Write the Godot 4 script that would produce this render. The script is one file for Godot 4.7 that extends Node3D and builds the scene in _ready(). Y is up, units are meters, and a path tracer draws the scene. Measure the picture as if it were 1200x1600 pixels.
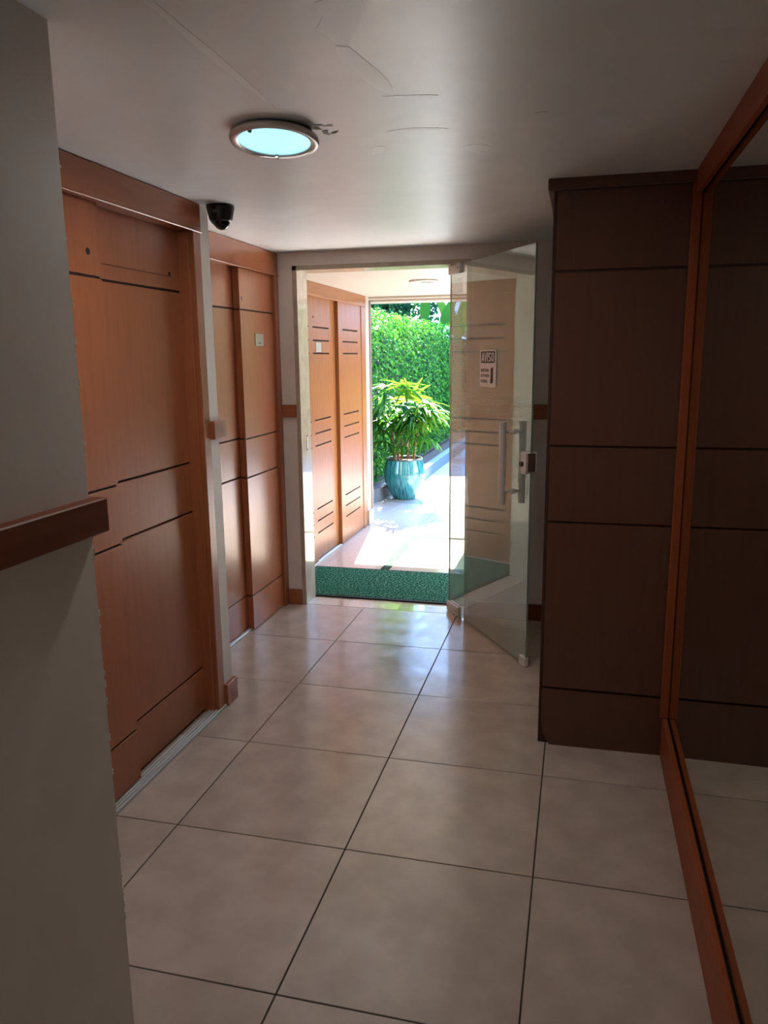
extends Node3D

var taken := {}
var M := {}
var rng := RandomNumberGenerator.new()

# ---------------------------------------------------------------- naming and grouping
func numbered(parent: Node, called: String) -> String:
	var key := str(parent.get_instance_id()) + called
	var k: int = taken.get(key, 0)
	taken[key] = k + 1
	return called if k == 0 else "%s_%03d" % [called, k]

func tag(o: Node, label: String, category: String, group := "", kind := "") -> Node:
	if label: o.set_meta("label", label)
	if category: o.set_meta("category", category)
	if group: o.set_meta("group", group)
	if kind: o.set_meta("kind", kind)
	return o

func thing(called: String, label: String, category: String, at := Vector3.ZERO, group := "", kind := "") -> Node3D:
	var o := Node3D.new()
	o.name = numbered(self, called)
	o.position = at
	add_child(o, true)
	tag(o, label, category, group, kind)
	return o

# commits ONE mesh; shapes are given in world coordinates, so a part is moved back by its thing's place
func obj(called: String, st: SurfaceTool, material: Material, parent: Node3D = null) -> MeshInstance3D:
	var o := MeshInstance3D.new()
	var p: Node3D = parent if parent else (self as Node3D)
	o.name = numbered(p, called)
	st.set_material(material)
	o.mesh = st.commit()
	p.add_child(o, true)
	if p != self and p.get_parent() == self and not (p is MeshInstance3D):
		o.position = p.basis.inverse() * (-p.position)
	return o

# same, but in the parent's own axes
func own(called: String, st: SurfaceTool, material: Material, parent: Node3D) -> MeshInstance3D:
	var o := obj(called, st, material, parent)
	o.position = Vector3.ZERO
	return o

func struct(called: String, st: SurfaceTool, material: Material, label := "", category := "") -> MeshInstance3D:
	var o := obj(called, st, material)
	tag(o, label, category, "", "structure")
	return o

# ---------------------------------------------------------------- shapes
func mb() -> SurfaceTool:
	var st := SurfaceTool.new()
	st.begin(Mesh.PRIMITIVE_TRIANGLES)
	return st

func tri(st: SurfaceTool, a: Vector3, b: Vector3, c: Vector3, n: Vector3) -> void:
	st.set_normal(n)
	if (b - a).cross(c - a).dot(n) > 0.0:
		st.add_vertex(a); st.add_vertex(c); st.add_vertex(b)
	else:
		st.add_vertex(a); st.add_vertex(b); st.add_vertex(c)

func quad(st: SurfaceTool, a: Vector3, b: Vector3, c: Vector3, d: Vector3, n: Vector3) -> void:
	tri(st, a, b, c, n)
	tri(st, a, c, d, n)

func bx(st: SurfaceTool, lo: Vector3, hi: Vector3, bevel := 0.0) -> SurfaceTool:
	var mid := (lo + hi) / 2.0
	var h := (hi - lo).abs() / 2.0
	var b := minf(bevel, minf(h.x, minf(h.y, h.z)) * 0.8)
	for ax in 3:
		var u := (ax + 1) % 3
		var v := (ax + 2) % 3
		for s in [-1.0, 1.0]:
			var n := Vector3.ZERO
			n[ax] = s
			var q: Array[Vector3] = []
			for k in [[-1, -1], [1, -1], [1, 1], [-1, 1]]:
				var p := Vector3.ZERO
				p[ax] = s * h[ax]
				p[u] = k[0] * (h[u] - b)
				p[v] = k[1] * (h[v] - b)
				q.append(mid + p)
			quad(st, q[0], q[1], q[2], q[3], n)
	if b <= 0.0: return st
	for ax in 3:  # bevels along axis ax
		var u := (ax + 1) % 3
		var v := (ax + 2) % 3
		for su in [-1.0, 1.0]:
			for sv in [-1.0, 1.0]:
				var n := Vector3.ZERO
				n[u] = su; n[v] = sv
				n = n.normalized()
				var q: Array[Vector3] = []
				for k in [[-1, 0], [1, 0], [1, 1], [-1, 1]]:
					var p := Vector3.ZERO
					p[ax] = k[0] * (h[ax] - b)
					p[u] = su * (h[u] - (b if k[1] == 0 else 0.0))
					p[v] = sv * (h[v] - (0.0 if k[1] == 0 else b))
					q.append(mid + p)
				quad(st, q[0], q[1], q[2], q[3], n)
	for sx in [-1.0, 1.0]:
		for sy in [-1.0, 1.0]:
			for sz in [-1.0, 1.0]:
				var s := Vector3(sx, sy, sz)
				var a := mid + s * Vector3(h.x, h.y - b, h.z - b)
				var c := mid + s * Vector3(h.x - b, h.y, h.z - b)
				var d := mid + s * Vector3(h.x - b, h.y - b, h.z)
				tri(st, a, c, d, s.normalized())
	return st

func B(x0: float, y0: float, z0: float, x1: float, y1: float, z1: float, bevel := 0.0) -> SurfaceTool:
	return bx(mb(), Vector3(minf(x0, x1), minf(y0, y1), minf(z0, z1)), Vector3(maxf(x0, x1), maxf(y0, y1), maxf(z0, z1)), bevel)

# profile of (radius, height) turned round the y axis of T; the outside is on the right hand of the path going up
func lathe(st: SurfaceTool, prof: Array, seg: int, T := Transform3D.IDENTITY, sharp := false) -> SurfaceTool:
	var norms: Array[Vector2] = []
	for i in prof.size():
		var a: Vector2 = prof[maxi(i - 1, 0)]
		var c: Vector2 = prof[mini(i + 1, prof.size() - 1)]
		var d := (c - a).normalized()
		norms.append(Vector2(d.y, -d.x))
	for i in prof.size() - 1:
		var p0: Vector2 = prof[i]
		var p1: Vector2 = prof[i + 1]
		var f := (p1 - p0).normalized()
		var fn := Vector2(f.y, -f.x)
		for k in seg:
			var a0 := TAU * k / seg
			var a1 := TAU * (k + 1) / seg
			var vs: Array[Vector3] = []
			var ns: Array[Vector3] = []
			for e in [[p0, a0, i], [p1, a0, i + 1], [p1, a1, i + 1], [p0, a1, i]]:
				var p: Vector2 = e[0]
				var an: float = e[1]
				var n2: Vector2 = fn if sharp else norms[e[2]]
				vs.append(T * Vector3(p.x * cos(an), p.y, p.x * sin(an)))
				ns.append((T.basis * Vector3(n2.x * cos(an), n2.y, n2.x * sin(an))).normalized())
			for t in [[0, 1, 2], [0, 2, 3]]:
				var o: Array = t
				var face := (vs[o[1]] - vs[o[0]]).cross(vs[o[2]] - vs[o[0]])
				if face.length() < 1e-12: continue
				if face.dot(ns[o[0]] + ns[o[1]] + ns[o[2]]) > 0.0: o = [o[0], o[2], o[1]]
				for j in o:
					st.set_normal(ns[j]); st.add_vertex(vs[j])
	return st

func tube(st: SurfaceTool, pts: Array, radii: Array, sides := 10, cap := true) -> SurfaceTool:
	var rings: Array = []
	var prev := Vector3.ZERO
	for i in pts.size():
		var d: Vector3 = (pts[mini(i + 1, pts.size() - 1)] - pts[maxi(i - 1, 0)]).normalized()
		var u := prev
		if i == 0:
			u = d.cross(Vector3.RIGHT if absf(d.x) < 0.8 else Vector3.UP).normalized()
		u = (u - d * u.dot(d)).normalized()
		prev = u
		var w := d.cross(u)
		var ring: Array[Vector3] = []
		for k in sides:
			var a := TAU * k / sides
			ring.append(u * cos(a) + w * sin(a))
		rings.append(ring)
	for i in pts.size() - 1:
		for k in sides:
			var k1 := (k + 1) % sides
			var na: Vector3 = rings[i][k]
			var nb: Vector3 = rings[i][k1]
			var nc: Vector3 = rings[i + 1][k1]
			var nd: Vector3 = rings[i + 1][k]
			var q: Array[Vector3] = [pts[i] + na * radii[i], pts[i] + nb * radii[i], pts[i + 1] + nc * radii[i + 1], pts[i + 1] + nd * radii[i + 1]]
			var ns: Array[Vector3] = [na, nb, nc, nd]
			for t in [[0, 1, 2], [0, 2, 3]]:
				var o: Array = t
				if (q[o[1]] - q[o[0]]).cross(q[o[2]] - q[o[0]]).dot(na + nc) > 0.0: o = [o[0], o[2], o[1]]
				for j in o:
					st.set_normal(ns[j]); st.add_vertex(q[j])
	if cap:
		for e in [0, pts.size() - 1]:
			var n: Vector3 = (pts[0] - pts[1]).normalized() if e == 0 else (pts[e] - pts[e - 1]).normalized()
			for k in sides:
				tri(st, pts[e], pts[e] + rings[e][k] * radii[e], pts[e] + rings[e][(k + 1) % sides] * radii[e], n)
	return st

# a flat outline (x, y) given depth along z, in the axes of T
func slab(st: SurfaceTool, outline: PackedVector2Array, z0: float, z1: float, T := Transform3D.IDENTITY) -> SurfaceTool:
	var idx := Geometry2D.triangulate_polygon(outline)
	for f in [[z0, -1.0], [z1, 1.0]]:
		for i in range(0, idx.size(), 3):
			var v: Array[Vector3] = []
			for j in 3:
				var p := outline[idx[i + j]]
				v.append(T * Vector3(p.x, p.y, f[0]))
			tri(st, v[0], v[1], v[2], T.basis * Vector3(0, 0, f[1]))
	var cw := Geometry2D.is_polygon_clockwise(outline)
	for i in outline.size():
		var a := outline[i]
		var b := outline[(i + 1) % outline.size()]
		var d := (b - a).normalized()
		var n := Vector2(d.y, -d.x) * (-1.0 if cw else 1.0)
		quad(st, T * Vector3(a.x, a.y, z0), T * Vector3(b.x, b.y, z0), T * Vector3(b.x, b.y, z1), T * Vector3(a.x, a.y, z1), T.basis * Vector3(n.x, n.y, 0))
	return st

func rounded(x0: float, y0: float, x1: float, y1: float, r: float, n := 5) -> PackedVector2Array:
	var o := PackedVector2Array()
	for c in [[x1 - r, y1 - r, 0.0], [x0 + r, y1 - r, 0.5], [x0 + r, y0 + r, 1.0], [x1 - r, y0 + r, 1.5]]:
		for k in n + 1:
			var a: float = (c[2] + 0.5 * k / n) * PI
			o.append(Vector2(c[0] + r * cos(a), c[1] + r * sin(a)))
	return o

# ---------------------------------------------------------------- materials
func noise_image(freq: float, octaves: int, seed_: int, size := 256) -> Image:
	var n := FastNoiseLite.new()
	n.noise_type = FastNoiseLite.TYPE_SIMPLEX_SMOOTH
	n.seed = seed_
	n.frequency = freq
	n.fractal_octaves = octaves
	return n.get_seamless_image(size, size)

func ramp_tex(img: Image, stops: Array) -> ImageTexture:
	var g := Gradient.new()
	var off := PackedFloat32Array()
	var col := PackedColorArray()
	for s in stops:
		off.append(s[0]); col.append(s[1])
	g.offsets = off
	g.colors = col
	var out := Image.create(img.get_width(), img.get_height(), false, Image.FORMAT_RGB8)
	for y in img.get_height():
		for x in img.get_width():
			out.set_pixel(x, y, g.sample(img.get_pixel(x, y).r))
	return ImageTexture.create_from_image(out)

func plain(col: Color, rough := 0.6, metal := 0.0, spec := 0.5) -> StandardMaterial3D:
	var m := StandardMaterial3D.new()
	m.albedo_color = col
	m.roughness = rough
	m.metallic = metal
	m.metallic_specular = spec
	return m

func textured(tex: Texture2D, scale_: Vector3, rough := 0.5, world := true, tint := Color.WHITE) -> StandardMaterial3D:
	var m := plain(tint, rough)
	m.albedo_texture = tex
	m.uv1_triplanar = true
	m.uv1_world_triplanar = world
	m.uv1_scale = scale_
	m.uv1_triplanar_sharpness = 8.0
	return m

func c8(r: int, g: int, b: int) -> Color:
	return Color8(r, g, b)

func make_materials() -> void:
	var fine := noise_image(0.02, 5, 3)
	var cloud := noise_image(0.012, 4, 11)
	var speck := noise_image(0.2, 3, 5)
	# wood: one stretched grain, laid upright or lying, in the tones of the doors and of the darker cladding
	var wood := ramp_tex(fine, [[0.2, c8(157, 92, 58)], [0.45, c8(164, 97, 61)], [0.6, c8(166, 99, 64)], [0.85, c8(160, 93, 59)]])
	var wood_out := ramp_tex(fine, [[0.2, c8(129, 84, 48)], [0.45, c8(139, 92, 53)], [0.6, c8(142, 95, 57)], [0.85, c8(133, 85, 48)]])
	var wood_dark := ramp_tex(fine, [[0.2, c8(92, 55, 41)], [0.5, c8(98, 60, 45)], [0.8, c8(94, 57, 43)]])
	for e in [["wood", wood, 0.3], ["wood_out", wood_out, 0.34], ["wood_dark", wood_dark, 0.3]]:
		var up := textured(e[1], Vector3(3.4, 0.33, 3.4), e[2])
		up.clearcoat_enabled = true
		up.clearcoat = 0.25
		up.clearcoat_roughness = 0.18
		if e[0] == "wood_dark": up.clearcoat = 0.12
		if e[0] == "wood_out":
			up.clearcoat = 0.06
			up.metallic_specular = 0.32
		M[e[0]] = up
		var along := up.duplicate()
		along.uv1_scale = Vector3(3.4, 3.4, 0.33)
		M[e[0] + "_z"] = along
		var across := up.duplicate()
		across.uv1_scale = Vector3(0.33, 3.4, 3.4)
		M[e[0] + "_x"] = across
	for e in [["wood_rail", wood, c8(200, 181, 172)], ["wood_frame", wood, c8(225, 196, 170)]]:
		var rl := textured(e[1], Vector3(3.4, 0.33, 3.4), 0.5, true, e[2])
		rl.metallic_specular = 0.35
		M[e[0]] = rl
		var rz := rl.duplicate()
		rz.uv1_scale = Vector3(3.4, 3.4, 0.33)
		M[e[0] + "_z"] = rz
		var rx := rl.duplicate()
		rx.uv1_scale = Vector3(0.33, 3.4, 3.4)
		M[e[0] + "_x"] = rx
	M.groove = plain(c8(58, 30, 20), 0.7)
	M.slot = plain(c8(30, 18, 12), 0.8)
	# painted plaster
	var paint := ramp_tex(cloud, [[0.2, c8(228, 219, 211)], [0.5, c8(233, 225, 218)], [0.8, c8(230, 221, 213)]])
	M.wall = textured(paint, Vector3(0.7, 0.7, 0.7), 0.62)
	var ceil := ramp_tex(cloud, [[0.2, c8(228, 235, 238)], [0.5, c8(233, 240, 243)], [0.62, c8(230, 237, 240)], [0.8, c8(236, 243, 246)]])
	M.ceiling = textured(ceil, Vector3(0.5, 0.5, 0.5), 0.34)
	M.scuff = plain(c8(240, 246, 249), 0.4)
	M.chip = plain(c8(244, 238, 228), 0.8)
	M.scrape = plain(c8(172, 170, 166), 0.7)
	M.cream = plain(c8(167, 161, 150), 0.55)
	# indoor ceramic tile, four tones of the same glaze
	var tile_img := ramp_tex(noise_image(0.011, 6, 11, 512), [[0.2, c8(183, 168, 157)], [0.5, c8(189, 174, 163)], [0.8, c8(195, 180, 169)]])
	var tile_rough := ramp_tex(noise_image(0.03, 4, 21), [[0.2, Color(0.13, 0.13, 0.13)], [0.8, Color(0.25, 0.25, 0.25)]])
	for k in 4:
		var t := textured(tile_img, Vector3(0.9, 0.9, 0.9), 1.0, false, Color(1, 1, 1) * [1.0, 0.975, 0.99, 0.965][k] + Color(0, 0, 0, 1))
		t.uv1_offset = Vector3(0.37 * k, 0.1, 0.61 * k)
		t.roughness_texture = tile_rough
		t.metallic_specular = 0.62
		M["tile%d" % k] = t
	M.grout = plain(c8(62, 52, 44), 0.9)
	# polished stone
	var marb := ramp_tex(noise_image(0.015, 5, 31), [[0.2, c8(186, 178, 164)], [0.45, c8(196, 188, 173)], [0.6, c8(201, 193, 178)], [0.8, c8(190, 182, 167)]])
	M.marble = textured(marb, Vector3(1.2, 1.2, 1.2), 0.06)
	M.marble_edge = textured(marb, Vector3(1.2, 1.2, 1.2), 0.5, true, c8(235, 228, 220))
	var gran := ramp_tex(speck, [[0.2, c8(194, 176, 164)], [0.5, c8(212, 198, 187)], [0.8, c8(222, 210, 200)]])
	M.porch = textured(gran, Vector3(1.5, 1.5, 1.5), 0.05)
	M.porch.metallic_specular = 0.75
	var inlay := ramp_tex(speck, [[0.2, c8(58, 72, 70)], [0.5, c8(74, 88, 84)], [0.8, c8(90, 102, 96)]])
	M.inlay = textured(inlay, Vector3(1.5, 1.5, 1.5), 0.07)
	var pale := ramp_tex(speck, [[0.2, c8(146, 150, 146)], [0.5, c8(160, 162, 159)], [0.8, c8(168, 170, 166)]])
	M.paver_pale = textured(pale, Vector3(1.1, 1.1, 1.1), 0.4)
	var pink := ramp_tex(speck, [[0.2, c8(141, 111, 107)], [0.5, c8(153, 125, 119)], [0.8, c8(160, 137, 130)]])
	M.paver_pink = textured(pink, Vector3(1.1, 1.1, 1.1), 0.4)
	M.kerb = textured(ramp_tex(speck, [[0.2, c8(91, 97, 99)], [0.5, c8(108, 114, 117)], [0.8, c8(120, 123, 126)]]), Vector3(0.8, 0.8, 0.8), 0.8)
	M.soil = textured(ramp_tex(speck, [[0.2, c8(44, 32, 22)], [0.5, c8(74, 54, 38)], [0.8, c8(96, 72, 50)]]), Vector3(0.9, 0.9, 0.9), 0.95)
	# metal and plastic
	M.aluminium = plain(c8(214, 216, 216), 0.35, 0.35)
	M.alu_satin = plain(c8(212, 206, 202), 0.4)
	M.alu_mid = plain(c8(168, 168, 166), 0.4, 0.3)
	M.alu_dark = plain(c8(98, 96, 92), 0.5, 0.6)
	M.steel_plate = plain(c8(168, 164, 154), 0.35, 0.4)
	M.channel = plain(c8(120, 104, 88), 0.5, 0.3)
	M.black = plain(c8(20, 19, 19), 0.35)
	M.dome = plain(c8(14, 14, 16), 0.05)
	M.latch = plain(c8(120, 88, 74), 0.5)
	M.lamp_body = plain(c8(96, 90, 84), 0.6)
	M.dark = plain(c8(26, 23, 20), 0.8)
	M.white_plastic = plain(c8(226, 220, 214), 0.4)
	M.ink = plain(c8(34, 22, 20), 0.5)
	M.paper = plain(c8(232, 222, 218), 0.45)
	M.ring = plain(c8(204, 200, 198), 0.35, 0.3)
	M.mirror = plain(c8(196, 198, 190), 0.015, 1.0)
	# glass
	var glass := plain(c8(190, 206, 198), 0.02, 0.4)
	glass.transparency = BaseMaterial3D.TRANSPARENCY_ALPHA
	glass.albedo_color.a = 0.08
	M.glass = glass
	M.glass_edge = plain(c8(138, 164, 150), 0.12)
	var film := plain(c8(226, 236, 230), 0.6)
	film.transparency = BaseMaterial3D.TRANSPARENCY_ALPHA
	film.albedo_color.a = 0.6
	film.backlight_enabled = true
	film.backlight = Color(0.8, 0.88, 0.82)
	M.film = film
	var lit := plain(c8(220, 240, 248), 0.3)
	lit.emission_enabled = true
	lit.emission = Color(0.62, 0.93, 1.0)
	lit.emission_energy_multiplier = 0.77
	M.lit = lit
	M.unlit_glass = plain(c8(109, 113, 106), 0.15)
	# mat
	var coil := noise_image(0.25, 3, 77)
	var mat_tex := ramp_tex(coil, [[0.25, c8(7, 41, 26)], [0.48, c8(22, 88, 61)], [0.6, c8(41, 113, 82)], [0.72, c8(121, 161, 142)]])
	var mm := textured(mat_tex, Vector3(0.9, 0.9, 0.9), 0.9)
	mm.metallic_specular = 0.2
	mm.heightmap_enabled = true
	mm.heightmap_texture = ImageTexture.create_from_image(coil)
	mm.heightmap_scale = 0.6
	M.mat = mm
	M.rubber = plain(c8(28, 40, 36), 0.7)
	# pot glaze: streaks that ran down the turquoise
	var glaze := ramp_tex(noise_image(0.03, 4, 41), [[0.2, c8(25, 89, 96)], [0.42, c8(44, 117, 120)], [0.58, c8(56, 130, 128)], [0.75, c8(69, 139, 135)], [0.9, c8(94, 145, 137)]])
	var pg := textured(glaze, Vector3(5.0, 0.7, 5.0), 0.12, false)
	pg.clearcoat_enabled = true
	pg.clearcoat = 0.6
	pg.clearcoat_roughness = 0.05
	M.glaze = pg
	M.pot_rim = plain(c8(66, 74, 68), 0.2)
	M.cane = textured(ramp_tex(fine, [[0.3, c8(84, 58, 38)], [0.6, c8(134, 98, 66)], [0.8, c8(160, 122, 84)]]), Vector3(9, 5, 9), 0.85)
	for e in [["palm_a", c8(29, 72, 24)], ["palm_b", c8(48, 89, 26)], ["palm_c", c8(89, 110, 31)], ["palm_d", c8(23, 64, 37)], ["strel", c8(21, 52, 19)], ["strel_b", c8(52, 72, 23)]]:
		var lf := plain(e[1], 0.62, 0.0, 0.16)
		lf.backlight_enabled = true
		lf.backlight = (e[1] as Color).lerp(Color(0.6, 0.9, 0.15), 0.35)
		M[e[0]] = lf
	var leaf := plain(Color.WHITE, 0.62, 0.0, 0.16)
	leaf.vertex_color_use_as_albedo = true
	leaf.backlight_enabled = true
	leaf.backlight = Color(0.65, 0.75, 0.32)
	M.leaf = leaf
	M.core = textured(ramp_tex(speck, [[0.3, c8(26, 34, 16)], [0.6, c8(48, 56, 28)], [0.8, c8(70, 62, 38)]]), Vector3(1, 1, 1), 0.95)
	M.flower = plain(c8(170, 96, 190), 0.6)

# ---------------------------------------------------------------- builders
# a plain wooden leaf whose face is panels parted by recessed joints
func grooved_leaf(parent: Node3D, x_face: float, z0: float, z1: float, y0: float, y1: float, joints: Array, thick := 0.032) -> MeshInstance3D:
	var core := obj("leaf", B(x_face - thick, y0 + 0.003, z0 + 0.003, x_face - 0.007, y1 - 0.003, z1 - 0.003, 0.001), M.groove, parent)
	var lo := y0
	for k in joints.size() + 1:
		var hi: float = joints[k] - 0.0045 if k < joints.size() else y1
		obj("panel", B(x_face - thick, lo, z0, x_face, hi, z1, 0.0015), M.wood, core)
		if k < joints.size(): lo = joints[k] + 0.0045
	return core

# a leaf with short milled slots in three groups of three
func slotted_leaf(parent: Node3D, x_face: float, z0: float, z1: float, y0: float, y1: float, s0: float, s1: float) -> MeshInstance3D:
	var core := obj("leaf", B(x_face - 0.034, y0 + 0.003, z0 + 0.003, x_face - 0.01, y1 - 0.003, z1 - 0.003, 0.001), M.slot, parent)
	var st := mb()
	var edge := [x_face - 0.03, x_face]
	bx(st, Vector3(edge[0], y0, z0), Vector3(edge[1], y1, s0))
	bx(st, Vector3(edge[0], y0, s1), Vector3(edge[1], y1, z1))
	var lo := y0
	for y in [0.225, 0.32, 0.415, 0.905, 1.0, 1.1, 1.6, 1.696, 1.793]:
		bx(st, Vector3(edge[0], lo, s0), Vector3(edge[1], y - 0.006, s1))
		lo = y + 0.006
	bx(st, Vector3(edge[0], lo, s0), Vector3(edge[1], y1, s1))
	obj("face", st, M.wood_out, core)
	return core

func disc_x(parent: Node3D, called: String, x: float, y: float, z: float, r: float, m: Material) -> void:
	var T := Transform3D(Basis(Vector3(0, 0, 1), -PI / 2), Vector3(x, y, z))
	obj(called, lathe(mb(), [Vector2(r, -0.004), Vector2(r, 0.0008), Vector2(r * 0.8, 0.0016), Vector2(0, 0.0016)], 14, T, true), m, parent)

func sill_track(parent: Node3D, xa: float, xb: float, z0: float, z1: float) -> void:
	var t := obj("sill_track", B(xa, 0.0, z0, xb, 0.006, z1, 0.001), M.alu_mid, parent)
	var n := 4
	for k in n:
		var x := lerpf(xa, xb, (k + 0.5) / n)
		obj("ridge", B(x - 0.0035, 0.005, z0, x + 0.0035, 0.012, z1, 0.0015), M.aluminium, t)

func text_mesh(parent: Node3D, called: String, words: String, at: Vector3, height: float, width: float, m: Material, weight := 700) -> void:
	var f := SystemFont.new()
	f.font_names = PackedStringArray(["Droid Sans"])
	f.font_weight = weight
	var t := TextMesh.new()
	t.font = f
	t.text = words
	t.font_size = 64
	t.pixel_size = 0.001
	t.depth = 0.0006
	t.material = m
	var box := t.get_aabb()
	var o := MeshInstance3D.new()
	o.name = numbered(parent, called)
	o.mesh = t
	o.scale = Vector3(width / maxf(box.size.x, 1e-4), height / maxf(box.size.y, 1e-4), 1.0)
	parent.add_child(o, true)
	o.position = at - Vector3(box.get_center().x * o.scale.x, box.get_center().y * o.scale.y, 0)

# a letter stroke: a chain of flat bars with the given width
func stroke(st: SurfaceTool, pts: Array, at: Vector2, size: Vector2, width: float, z0: float, z1: float) -> void:
	for i in pts.size() - 1:
		var a: Vector2 = at + (pts[i] as Vector2) * size
		var b: Vector2 = at + (pts[i + 1] as Vector2) * size
		var d := (b - a).normalized() * (width * 0.15 if pts.size() > 2 else 0.0)
		var n := Vector2(-(b - a).y, (b - a).x).normalized() * width / 2
		slab(st, PackedVector2Array([a - d - n, b + d - n, b + d + n, a - d + n]), z0, z1)

func leaf_mesh(l: float, w: float) -> ArrayMesh:
	var st := mb()
	var a := Vector3(0, 0, 0)
	var t := Vector3(0, l, -0.12 * l)
	var c := Vector3(0, 0.5 * l, 0.02 * l)
	var p := Vector3(-w / 2, 0.48 * l, 0.1 * l)
	var q := Vector3(w / 2, 0.48 * l, 0.1 * l)
	for f in [[a, c, p], [c, t, p], [a, q, c], [c, q, t]]:
		var n: Vector3 = (f[2] - f[0]).cross(f[1] - f[0]).normalized()
		if n.z < 0: n = -n
		tri(st, f[0], f[1], f[2], n)
	st.set_material(M.leaf)
	return st.commit()

# leaves scattered over a surface that "where" samples; each faces outward and up, in its own green
func leaves(parent: Node3D, count: int, l: float, w: float, where: Callable, tones: Array, seed_: int) -> void:
	var r := RandomNumberGenerator.new()
	r.seed = seed_
	var mm := MultiMesh.new()
	mm.transform_format = MultiMesh.TRANSFORM_3D
	mm.use_colors = true
	mm.mesh = leaf_mesh(l, w)
	mm.instance_count = count
	for i in count:
		var e: Array = where.call(r)
		var p: Vector3 = e[0]
		var n: Vector3 = e[1]
		var young: float = e[2]
		var face := (n + Vector3(r.randfn(0, 0.45), r.randfn(0.25, 0.45), r.randfn(0, 0.45))).normalized()
		var up := Vector3(r.randfn(0, 0.7), r.randfn(0.5, 0.7), r.randfn(0, 0.7))
		var x := up.cross(face).normalized()
		var y := face.cross(x)
		var s := r.randf_range(0.7, 1.25)
		mm.set_instance_transform(i, Transform3D(Basis(x, y, face).scaled_local(Vector3.ONE * s), p - parent.position))
		var t := clampf(r.randf() * 0.75 + young * 0.5, 0, 0.999) * (tones.size() - 1)
		var k := int(t)
		mm.set_instance_color(i, (tones[k] as Color).lerp(tones[k + 1], t - k).srgb_to_linear())
	var o := MultiMeshInstance3D.new()
	o.name = numbered(parent, "foliage")
	o.multimesh = mm
	o.set_meta("kind", "stuff")
	parent.add_child(o, true)

# the inner mass of twigs of a hedge: a lumpy block
func hedge_core(parent: Node3D, lo: Vector3, hi: Vector3, seed_: int) -> void:
	var n := FastNoiseLite.new()
	n.seed = seed_
	n.frequency = 1.3
	var st := mb()
	var size := hi - lo
	for ax in 3:
		var u := (ax + 1) % 3
		var v := (ax + 2) % 3
		var cu := maxi(1, int(size[u] / 0.22))
		var cv := maxi(1, int(size[v] / 0.22))
		for s in [0, 1]:
			for i in cu:
				for j in cv:
					var q: Array[Vector3] = []
					for k in [[0, 0], [1, 0], [1, 1], [0, 1]]:
						var p := lo
						p[ax] = hi[ax] if s == 1 else lo[ax]
						p[u] = lo[u] + size[u] * (i + k[0]) / cu
						p[v] = lo[v] + size[v] * (j + k[1]) / cv
						var out := (p - (lo + hi) / 2) / size
						q.append(p - out * 0.16 * (1.0 + n.get_noise_3dv(p)))
					var nn := Vector3.ZERO
					nn[ax] = 1.0 if s == 1 else -1.0
					quad(st, q[0], q[1], q[2], q[3], nn)
	obj("twigs", st, M.core, parent)

func tube_trunk(parent: Node3D, at: Vector3) -> void:
	obj("trunk", tube(mb(), [at, at + Vector3(0.05, 0.9, 0.0), at + Vector3(0.02, 2.0, 0.05)], [0.16, 0.13, 0.11], 10), M.cane, parent)

# one long leaflet: a folded strip that droops
func leaflet(st: SurfaceTool, base: Vector3, dir: Vector3, up: Vector3, length: float, width: float, droop: float, seg := 5) -> void:
	var p := base
	var d := dir.normalized()
	var rows: Array = []
	for i in seg + 1:
		var t := float(i) / seg
		var side := d.cross(up).normalized()
		var nrm := side.cross(d).normalized()
		var w := width * (sin(PI * pow(t * 0.92 + 0.06, 0.75)) if i < seg else 0.25)
		rows.append([p - side * w / 2 + nrm * w * 0.18, p, p + side * w / 2 + nrm * w * 0.18, nrm])
		d = (d + Vector3(0, -droop / seg, 0)).normalized()
		p += d * length / seg
	for i in seg:
		var a: Array = rows[i]
		var b: Array = rows[i + 1]
		quad(st, a[0], a[1], b[1], b[0], a[3])
		quad(st, a[1], a[2], b[2], b[1], a[3])

func frond(parent: Node3D, foot: Vector3, hub: Vector3, aim: Vector3, n: int, length: float, droop: float, m: Material, spread := 1.9) -> void:
	var st := mb()
	var mid := (foot + hub) / 2 + Vector3(0, 0.02, 0)
	tube(st, [foot, mid, hub], [0.004, 0.0035, 0.003], 5)
	var f := aim.normalized()
	var side := f.cross(Vector3.UP).normalized()
	var up := side.cross(f).normalized()
	for k in n:
		var a := lerpf(-spread, spread, (k + 0.5) / n) + rng.randf_range(-0.08, 0.08)
		var d := f * cos(a) + side * sin(a) + up * rng.randf_range(-0.05, 0.22)
		leaflet(st, hub, d, up, length * rng.randf_range(0.85, 1.12), rng.randf_range(0.03, 0.042), droop * rng.randf_range(0.6, 1.3))
	obj("frond", st, m, parent)

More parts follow.
